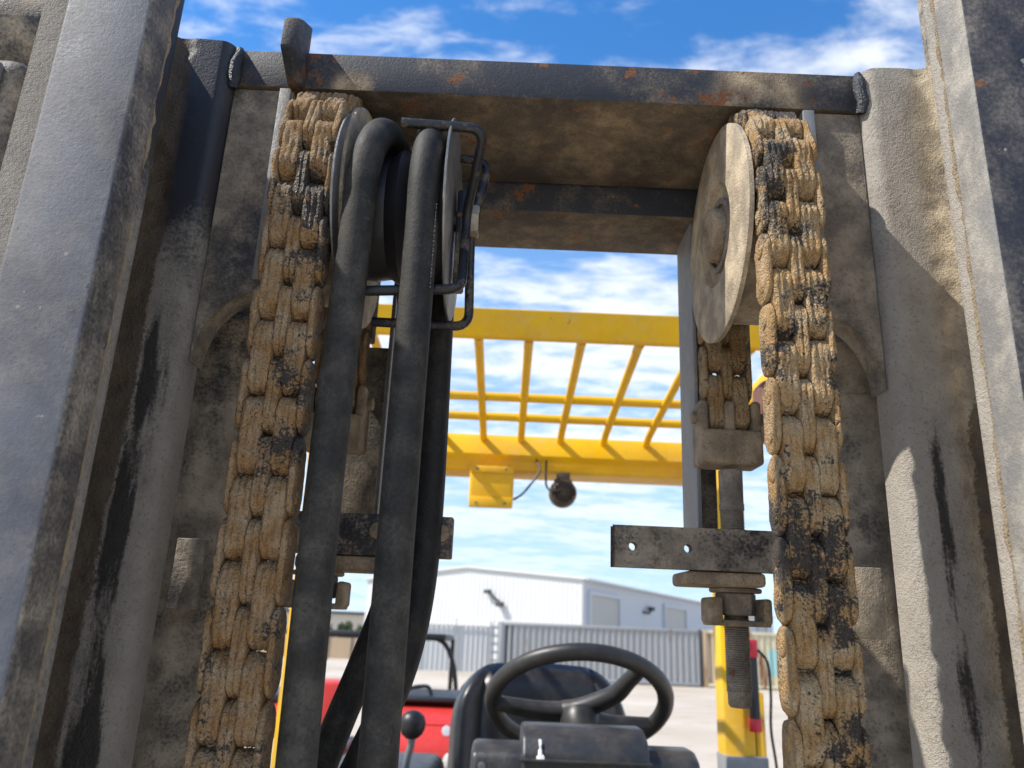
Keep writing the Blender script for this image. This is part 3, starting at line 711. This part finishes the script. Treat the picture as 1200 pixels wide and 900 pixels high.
# ---- steering wheel, cowl, lever, seat
wc = Vector((.145, 1.50, -.104)); ta = R(35)
def wp(a, r, h=0):
    """a = 0 right, 90 near edge (towards the mast)"""
    u = Vector((1, 0, 0)); v = Vector((0, -math.cos(ta), math.sin(ta))); n = Vector((0, math.sin(ta), math.cos(ta)))
    return wc + u * (r * math.cos(R(a))) + v * (r * math.sin(R(a))) + n * h
b = MB(); n, k2 = 72, 14; rings = []
for i in range(n):
    a = 360 * i / n; c0 = wp(a, .156); rad = (wp(a, 1) - wc).normalized(); nn = Vector((0, math.sin(ta), math.cos(ta)))
    rings.append([b.bm.verts.new(c0 + (rad * math.cos(q) + nn * math.sin(q)) * .0148) for q in [2 * math.pi * k / k2 for k in range(k2)]])
for i in range(n):
    for k in range(k2): b.bm.faces.new((rings[i][k], rings[i][(k + 1) % k2], rings[(i + 1) % n][(k + 1) % k2], rings[(i + 1) % n][k]))
sw = tp(b, 'steering_wheel', 'wheel', 'black steering wheel with curved spokes')
b = MB(); b.tube([wp(-80, .012, -.050), wp(-80, .012, -.030), wp(-80, .012, -.014), wp(-80, .012, -.010)], [.030, .036, .032, .01], 24); tp(b, 'hub', 'wheel', parent=sw)
for pts, r0, r1 in (([wp(183, .154), wp(188, .115, -.002), wp(200, .066, -.004), wp(235, .026, -.004), wp(-40, .020, -.004)], .013, .020),
                    ([wp(225, .034, -.004), wp(-40, .012, -.004), wp(32, .070, -.004), wp(45, .112, -.003), wp(50, .154)], .020, .013),
                    ([wp(-70, .020, -.014), wp(-40, .07, -.010), wp(-28, .112, -.005), wp(-22, .154)], .018, .011)):
    b = MB(); q = spline(pts, 7); m_ = len(q); b.tube(q, [r0 + (r1 - r0) * i / (m_ - 1) for i in range(m_)], 16); tp(b, 'spoke', 'wheel', parent=sw)
b = MB(); b.tube([(.145, 1.52, -.12), (.145, 1.42, -.30), (.145, 1.36, -.5)], .03, 16); tp(b, 'steering_column', 'plastic')
b = MB()
b.prism([(1.285, -.26), (1.292, -.168), (1.31, -.140), (1.35, -.128), (1.40, -.128), (1.43, -.15), (1.43, -.26)], 'x', .038, .236, .007, 3)
b.prism([(1.31, -.30), (1.305, -.20), (1.315, -.168), (1.345, -.157), (1.40, -.157), (1.42, -.18), (1.42, -.30)], 'x', -.040, .318, .009, 3)
b.box(-.03, .31, 1.32, 1.42, -1.1, -.28, .01)
cw = tp(b, 'dash_cowl', 'plastic', 'black plastic dash cowl')
b = MB(); b.box(.036, .238, 1.2825, 1.30, -.1745, -.1705, .0015); tp(b, 'seam_lip', 'plastic', parent=cw)
for x in (-.022, .300):
    b = MB(); b.lathe([(0, .006), (-.003, .0055), (-.0035, .001)], (x, 1.3055, -.186), 'y', 12, False); tp(b, 'cowl_screw', 'lever', parent=cw)
b = MB()
for z0, z1, w_ in ((-.145, -.152, .0022), (-.151, -.159, .0014), (-.158, -.168, .0032), (-.166, -.1705, .0062)):
    b.tube([(.0665, 1.3005 - (z0 + .145) * -.35, z0), (.0672, 1.2995 - (z1 + .145) * -.3, z1)], w_, 8)
for v in b.bm.verts: v.co.y = 1.2875 + (v.co.z + .1705) * .55 - .0005 + (v.co.y - 1.30) * .1
b.jitter(.0012, 300); tp(b, 'paint_splash', 'white', parent=cw)
b = MB(); b.tube(spline([(-.170, 1.75, -.62), (-.176, 1.75, -.40), (-.186, 1.75, -.27), (-.178, 1.75, -.215), (-.1775, 1.75, -.19)]), .0075, 12); lv = tp(b, 'control_lever', 'lever')
b = MB(); b.lathe([(-.030, .004), (-.0275, .012), (-.020, .021), (-.009, .0265), (.004, .0275), (.016, .0235), (.024, .014), (.027, .003)], (-.178, 1.75, -.175), 'z', 28); tp(b, 'knob', 'black', parent=lv)
# seat back: padded shell with raised bolsters
def seat_back():
    nu, nv = 41, 31; V, F = [], []; z0, z1 = -.62, -.052; xm = .098
    for side_ in (0, 1):
        for j in range(nv):
            v = j / (nv - 1)
            for i in range(nu):
                u = -1 + 2 * i / (nu - 1)
                hw = .217 + .05 * max(0, 1 - v * 1.9) ** 1.2 if u < 0 else .228 + .02 * (1 - v)
                top = z1 - .055 * max(0, abs(u) - .55) ** 2 / .2 - .012 * abs(u)
                z = z0 + (top - z0) * v
                hwv = hw * (1 - .10 * max(0, v - .8) ** 2 / .04)
                x = xm + u * hwv
                bol = .045 * math.exp(-((abs(u) - .86) / .16) ** 2) * (1 - .3 * v)
                crease = -.012 * math.exp(-((abs(u) - .64) / .035) ** 2)
                edge = .06 * max(0, abs(u) - .90) ** 2 / .01 + .05 * max(0, v - .90) ** 2 / .01
                y = 2.03 + .06 * (v - .5) - bol - crease + edge if side_ == 0 else 2.135 + .06 * (v - .5) - edge * .5
                V.append((x, y, z))
    def id_(s, i, j): return s * nu * nv + j * nu + i
    for s in (0, 1):
        for j in range(nv - 1):
            for i in range(nu - 1): F.append((id_(s, i, j), id_(s, i + 1, j), id_(s, i + 1, j + 1), id_(s, i, j + 1)))
    for j in range(nv - 1):
        for i in (0, nu - 1): F.append((id_(0, i, j), id_(1, i, j), id_(1, i, j + 1), id_(0, i, j + 1)))
    for i in range(nu - 1):
        for j in (0, nv - 1): F.append((id_(0, i, j), id_(1, i, j), id_(1, i + 1, j), id_(0, i + 1, j)))
    b = MB()
    vv = [b.bm.verts.new(p) for p in V]
    for f in F: b.bm.faces.new([vv[k] for k in f])
    return b
st = tp(seat_back(), 'seat', 'vinyl', 'black vinyl operator seat', smooth=60)
b = MB(); b.box(-.14, .33, 1.62, 2.05, -.62, -.50, .05, 4); tp(b, 'seat_cushion', 'vinyl', parent=st)
b = MB(); b.box(-.36, -.12, 1.66, 2.0, -.66, -.258, .03, 4); tp(b, 'console', 'plastic')
b = MB(); b.box(-.50, .56, 1.30, 3.0, -1.30, -.66, .05, 3); b.box(-.48, .54, 2.16, 3.1, -1.25, -.52, .10, 4); tp(b, 'chassis', 'chassis')
for x in (-.50, .56):
    for y in (.95, 2.65):
        b = MB(); b.lathe([(-.10, .10), (-.10, .26), (-.08, .30), (.08, .30), (.10, .26), (.10, .10)], (x, y, -H0 + .30), 'x', 36); tp(b, 'wheel', 'black')

# ================================================================== red machine behind
RM = thing('red_tractor', 'small red tractor with black canopy parked behind the forklift seat', 'tractor', (-.75, 6.0, 0))
def rp_(b, name, m, label=None, parent=None, smooth=35):
    for v in b.bm.verts: v.co.z += H0
    o = b.build(name, m, parent or RM, False, smooth)
    if label: o['label'] = label
    return o
b = MB()
prof = [(4.75, -1.05), (4.72, -.72), (4.78, -.52), (4.95, -.425), (5.3, -.385), (5.9, -.37), (5.9, -1.05)]
b.prism(prof, 'x', -.78, -.12, .12, 6); hd = rp_(b, 'hood', 'red')
b = MB(); b.box(-.70, -.20, 5.05, 5.85, -.385, -.352, .015, 3); rp_(b, 'hood_cap', 'black', parent=hd)
b = MB(); b.tube(spline([(-.62, 5.2, -.36), (-.56, 5.2, -.315), (-.46, 5.2, -.30), (-.43, 5.2, -.33), (-.425, 5.2, -.37)]), .012, 8); rp_(b, 'grab_handle', 'black', parent=hd)
for x in (-.66, -.25):
    b = MB(); b.lathe([(0, .05), (-.02, .045), (-.03, .03), (-.033, .001)], (x, 4.735, -.66), 'y', 24, False); rp_(b, 'headlight', 'clear', parent=hd)
b = MB(); b.lathe([(0, .028), (-.004, .026), (-.005, .001)], (-.29, 4.80, -.51), 'y', 20, False)
rp_(b, 'badge', 'white', parent=hd)
b = MB(); b.box(-1.16, -.93, 5.0, 5.35, -.60, -.285, .02, 3); rp_(b, 'side_panel', 'red')
b = MB(); b.box(-1.75, -1.19, 5.0, 5.9, -.62, -.42, .08, 5); fd = rp_(b, 'fender', 'red')
b = MB(); b.box(-1.72, -1.21, 5.05, 5.85, -.418, -.375, .01); rp_(b, 'fender_top', 'black', parent=fd)
cu = bpy.data.curves.new('fender_lettering', 'FONT'); cu.body = 'KIO'; cu.size = .085; cu.extrude = .001
to = bpy.data.objects.new('fender_lettering', cu); C.objects.link(to)
dg = bpy.context.evaluated_depsgraph_get(); dg.update(); me = bpy.data.meshes.new_from_object(to.evaluated_get(dg)); bpy.data.objects.remove(to)
me.materials.clear(); me.materials.append(M['white']); me.transform(Matrix.Translation((-1.40, 4.996, -.545 + H0)) @ Matrix.Rotation(R(90), 4, 'X'))
o = link('fender_lettering', me, RM); o.parent = fd; o.matrix_parent_inverse = Matrix.Identity(4)
b = MB(); b.box(-1.8, -.46, 6.7, 7.9, -.035, .022, .02, 3); b.tube(fillet([(-1.75, 7, -.01), (-.50, 7, -.015), (-.40, 7, -.20), (-.36, 7, -.45), (-.36, 7, -.9)], .25, 8), .02, 10); cp = rp_(b, 'canopy', 'black')
b = MB(); b.tube(fillet([(-1.1, 6.9, -.03), (-1.1, 6.9, -.11), (-.95, 6.9, -.11), (-.95, 6.9, -.03)], .03), .01, 8); rp_(b, 'canopy_handle', 'black', parent=cp)
for x, y in ((-1.70, 7.0), (-1.70, 7.7), (-.46, 7.7)):
    b = MB(); b.tube([(x, y, -.02), (x, y, -1.0)], .02, 10); rp_(b, 'canopy_leg', 'black', parent=cp)
b = MB(); b.box(-1.6, -.25, 5.6, 7.7, -1.25, -.95, .04); rp_(b, 'frame', 'chassis')
b = MB(); b.box(-1.08, -.85, 4.98, 5.2, -.85, -.6, .03, 3); b.lathe([(0, .07), (-.05, .06), (-.06, .001)], (-.95, 4.97, -.66), 'y', 20, False); rp_(b, 'engine_block', 'lever')
for x in (-1.45, -.05):
    for y in (5.4, 7.3):
        b = MB(); b.lathe([(-.12, .12), (-.12, .36), (-.09, .42), (.09, .42), (.12, .36), (.12, .12)], (x - .1, y, -H0 + .42), 'x', 32); rp_(b, 'wheel', 'black')

# ================================================================== containers, fences, warehouse
def corrugated(b, x0, x1, y, z0, z1, pitch, depth):
    bm = b.bm; x = x0; prev = None
    while x < x1 - 1e-4:
        for fx, dy_ in ((0, 0), (.36, 0), (.5, depth), (.86, depth)):
            xx = min(x1, x + fx * pitch); cur = (bm.verts.new((xx, y + dy_, z0)), bm.verts.new((xx, y + dy_, z1)))
            if prev: bm.faces.new((prev[0], cur[0], cur[1], prev[1]))
            prev = cur
        x += pitch
    return b
def container(x0, x1, y, m, label, aqua=None):
    t = thing('shipping_container', label, 'container', ((x0 + x1) / 2, y + 1.2, 0))
    b = MB(); corrugated(b, x0 + .16, x1 - .16, y + .03, .18, 2.34, .28, .07); link('side_wall', b.mesh('side_wall', m, 20), t)
    b = MB(); b.box(x0 + .05, x1 - .05, y + .12, y + 2.4, .16, 2.40); link('box', b.mesh('box', m, 0), t)
    for z0, z1 in ((.04, .18), (2.34, 2.47)):
        b = MB(); b.box(x0 + .16, x1 - .16, y, y + .12, z0, z1, .01); link('rail', b.mesh('rail', m), t)
    for xx in (x0, x1 - .16):
        b = MB(); b.box(xx, xx + .16, y - .01, y + .16, .0, 2.475, .012); link('corner_post', b.mesh('corner_post', 'rusty' if aqua else ('steel_dark' if xx != x0 else m)), t)
    b = MB(); b.box(x0 + .02, x1 - .02, y + .02, y + 2.44, 2.42, 2.465); link('roof', b.mesh('roof', m, 0), t)
    if aqua:
        b = MB(); corrugated(b, x0 + .2, x0 + .76, y + .026, .2, 2.33, .28, .07); link('rusty_panel', b.mesh('rusty_panel', 'rusty', 20), t)
        b = MB(); corrugated(b, aqua[0], aqua[1], y + .026, aqua[2], aqua[3], .28, .07); link('painted_patch', b.mesh('painted_patch', 'aqua', 20), t)
    else:
        for k in range(6):
            b = MB(); b.box(x0 - .36, x0 + .02, y + .06, y + .10, .35 + k * .36, .47 + k * .36); link('ladder_rung', b.mesh('ladder_rung', m), t)
        for xx in (x0 - .40, x0 - .08):
            b = MB(); b.box(xx, xx + .07, y + .03, y + .10, 0, 2.44); link('ladder_rail', b.mesh('ladder_rail', m), t)
        b = MB(); b.box(x0 + .17, x0 + .62, y + .06, y + .112, .2, 2.33); link('shadow_panel', b.mesh('shadow_panel', 'steel_dark'), t)  # dark sheet painted in for the shadow at the container's left end
container(-.12, 9.20, 37, 'cont_grey', 'grey corrugated shipping container in front of the white warehouse')
container(9.24, 18.4, 37, 'cont_yel', 'cream and rust container with aqua patch right of the grey one', (12.2, 14.42, .6, 1.75))

WH = thing('warehouse', 'large white gabled warehouse with roller doors behind the grey container', 'warehouse', (6.0, 60.0, 0), R(-30.5))
def wpart(b, name, m, smooth=0, parent=None):
    o = b.build(name, m, parent or WH, False, smooth); o.matrix_parent_inverse = Matrix.Identity(4); return o
b = MB(); b.prism([(-21, 0), (0, 0), (0, 6.32), (-10.5, 7.22), (-21, 6.32)], 'y', 0, .25); gw = wpart(b, 'gable_wall', 'wall_white')
for k in range(53):
    b = MB(); x = -20.9 + k * .4; h = 7.22 - abs(x + 10.5) / 10.5 * .9; b.box(x - .03, x + .03, -.03, .0, 0, h - .12); wpart(b, 'cladding_rib', 'wall_white', parent=gw)
b = MB(); b.box(-.25, -.002, .252, 66, 0, 6.30); sw_ = wpart(b, 'side_wall', 'wall_shaded')
b = MB(); b.box(-21, -20.75, .252, 66, 0, 6.30); wpart(b, 'side_wall', 'wall_shaded')
b = MB(); b.prism([(.35, 6.25), (.35, 6.38), (-10.5, 7.36), (-21.35, 6.38), (-21.35, 6.25), (-10.5, 7.23)], 'y', -.25, 66.2); wpart(b, 'roof', 'roof')
b = MB(); b.box(.36, .5, -.2, 66, 6.22, 6.36); wpart(b, 'gutter', 'roof')
for y0, y1 in ((1.2, 6.9), (18.3, 24.6), (38, 45), (56, 61)):
    b = MB(); b.box(.0, .05, y0, y1, 0, 5.2); d = wpart(b, 'roller_door', 'door')
    for k in range(26):
        b = MB(); b.box(.052, .08, y0, y1, k * .2, k * .2 + .15); wpart(b, 'slat', 'door', parent=d)
    for a, c in ((y0 - .25, y0), (y1, y1 + .25)):
        b = MB(); b.box(.0, .22, a, c, 0, 5.5); wpart(b, 'door_frame', 'wall_shaded', parent=d)
    b = MB(); b.box(.0, .22, y0, y1, 5.2, 5.5); wpart(b, 'door_frame', 'wall_shaded', parent=d)
for p in ((-17.2, -.12, 4.7), (-7.7, -.12, 4.9)):
    b = MB(); x, y, z = p; b.tube([(x - .5, y, z + .35), (x, y - .3, z), (x + .6, y, z - .45)], .1, 8); b.box(x - .8, x - .3, y - .4, y, z + .25, z + .55, .05); b.box(x + .4, x + .95, y - .5, y, z - .75, z - .4, .05); wpart(b, 'wall_lamp', 'steel_dark')
for y in (13.2, 31.5):
    b = MB(); b.tube([(.02, y - .5, 4.5), (.4, y, 4.4), (.55, y + .5, 4.8)], .11, 8); b.box(.2, .6, y + .3, y + 1.1, 4.65, 5.0, .05); wpart(b, 'wall_lamp', 'steel_dark')

WF = thing('white_fence', 'white sheet metal fence between the warehouse and grey container', 'fence', (-5, 41, 0))
b = MB(); corrugated(b, -5.3, -.35, 41.05, .08, 2.25, .25, .03); link('sheet', b.mesh('sheet', 'fence_white', 20), WF)
for x in (-5.2, -4.2, -2.32, -.4):
    b = MB(); b.tube([(x, 41, 0), (x, 41, 2.6)], .03, 8); link('post', b.mesh('post', 'cont_grey'), WF)
b = MB(); b.tube([(-5.3, 41, 2.27), (-.35, 41, 2.27)], .025, 8); link('top_rail', b.mesh('top_rail', 'cont_grey'), WF)

TF = thing('board_fence', 'low tan board fence far off behind the black hoses', 'fence', (-14, 52, 0))
for k in range(9):
    x = -20 + k * 1.5; b = MB(); b.box(x, x + 1.42, 52, 52.08, .12, 1.42 + rnd.uniform(-.03, .03)); link('board_panel', b.mesh('board_panel', 'tan', 0), TF)
    b = MB(); b.box(x - .08, x, 51.96, 52.1, 0, 1.5); link('post', b.mesh('post', 'steel_dark', 0), TF)
BB = thing('low_building', 'low beige building beyond the tan board fence', 'building', (-17, 74, 0))
b = MB(); b.box(-24, -10.6, 74, 84, 0, 3.3); link('wall', b.mesh('wall', 'beige', 0), BB)
b = MB(); b.box(-24.3, -10.3, 73.7, 84.3, 3.301, 3.55); link('roof', b.mesh('roof', 'steel_dark', 0), BB)
for x in (-22, -18.5, -15, -12.5):
    b = MB(); b.box(x, x + 1.3, 73.94, 74.05, 1.1, 2.4); link('window', b.mesh('window', 'steel_dark', 0), BB)

def tree(x, y, h, r, label, seed):
    t = thing('tree', label, 'tree', (x, y, 0), 0, 'trees beyond the yard'); rg = random.Random(seed)
    b = MB(); b.tube(spline([(x, y, 0), (x + .1, y, h * .3), (x - .05, y, h * .6), (x, y, h * .85)]), [.16 * h / 4 * (1 - .8 * i / 24) for i in range(25)], 8)
    for k in range(6):
        a = rg.uniform(0, 6.28); z = h * rg.uniform(.35, .65); b.tube([(x, y, z), (x + r * .5 * math.cos(a), y + r * .5 * math.sin(a), z + h * .18)], [.05 * h / 4, .015], 6)
    link('trunk', b.mesh('trunk', 'bark'), t)
    V, F = [], []
    cl = [(Vector((rg.gauss(0, .45) * r, rg.gauss(0, .45) * r, h * (.62 + rg.gauss(0, .16)))), rg.uniform(.22, .42) * r) for _ in range(26)]
    for c, cr_ in cl:
        for _ in range(90):
            d = Vector((rg.gauss(0, 1), rg.gauss(0, 1), rg.gauss(0, 1))).normalized() * cr_ * rg.random() ** .4
            p = c + d; s = rg.uniform(.06, .13); q = Vector((rg.gauss(0, 1), rg.gauss(0, 1), rg.gauss(0, 1))).normalized(); e = q.orthogonal().normalized(); f = q.cross(e)
            i0 = len(V); o_ = Vector((x, y, 0))
            V += [o_ + p + e * s, o_ + p + f * s * .6, o_ + p - e * s, o_ + p - f * s * .6]; F.append((i0, i0 + 1, i0 + 2, i0 + 3))
    me = bpy.data.meshes.new('crown'); me.from_pydata(V, [], F); me.materials.append(M['leaf']); link('crown', me, t)
tree(-21.9, 80, 5.6, 2.2, 'green tree seen between the brown chain and black hose', 1)
tree(-13.1, 58, 2.9, 1.0, 'small tree behind the tan fence, left of the pair', 2)
tree(-11.1, 58, 2.8, .9, 'small tree behind the tan fence, right of the pair', 3)
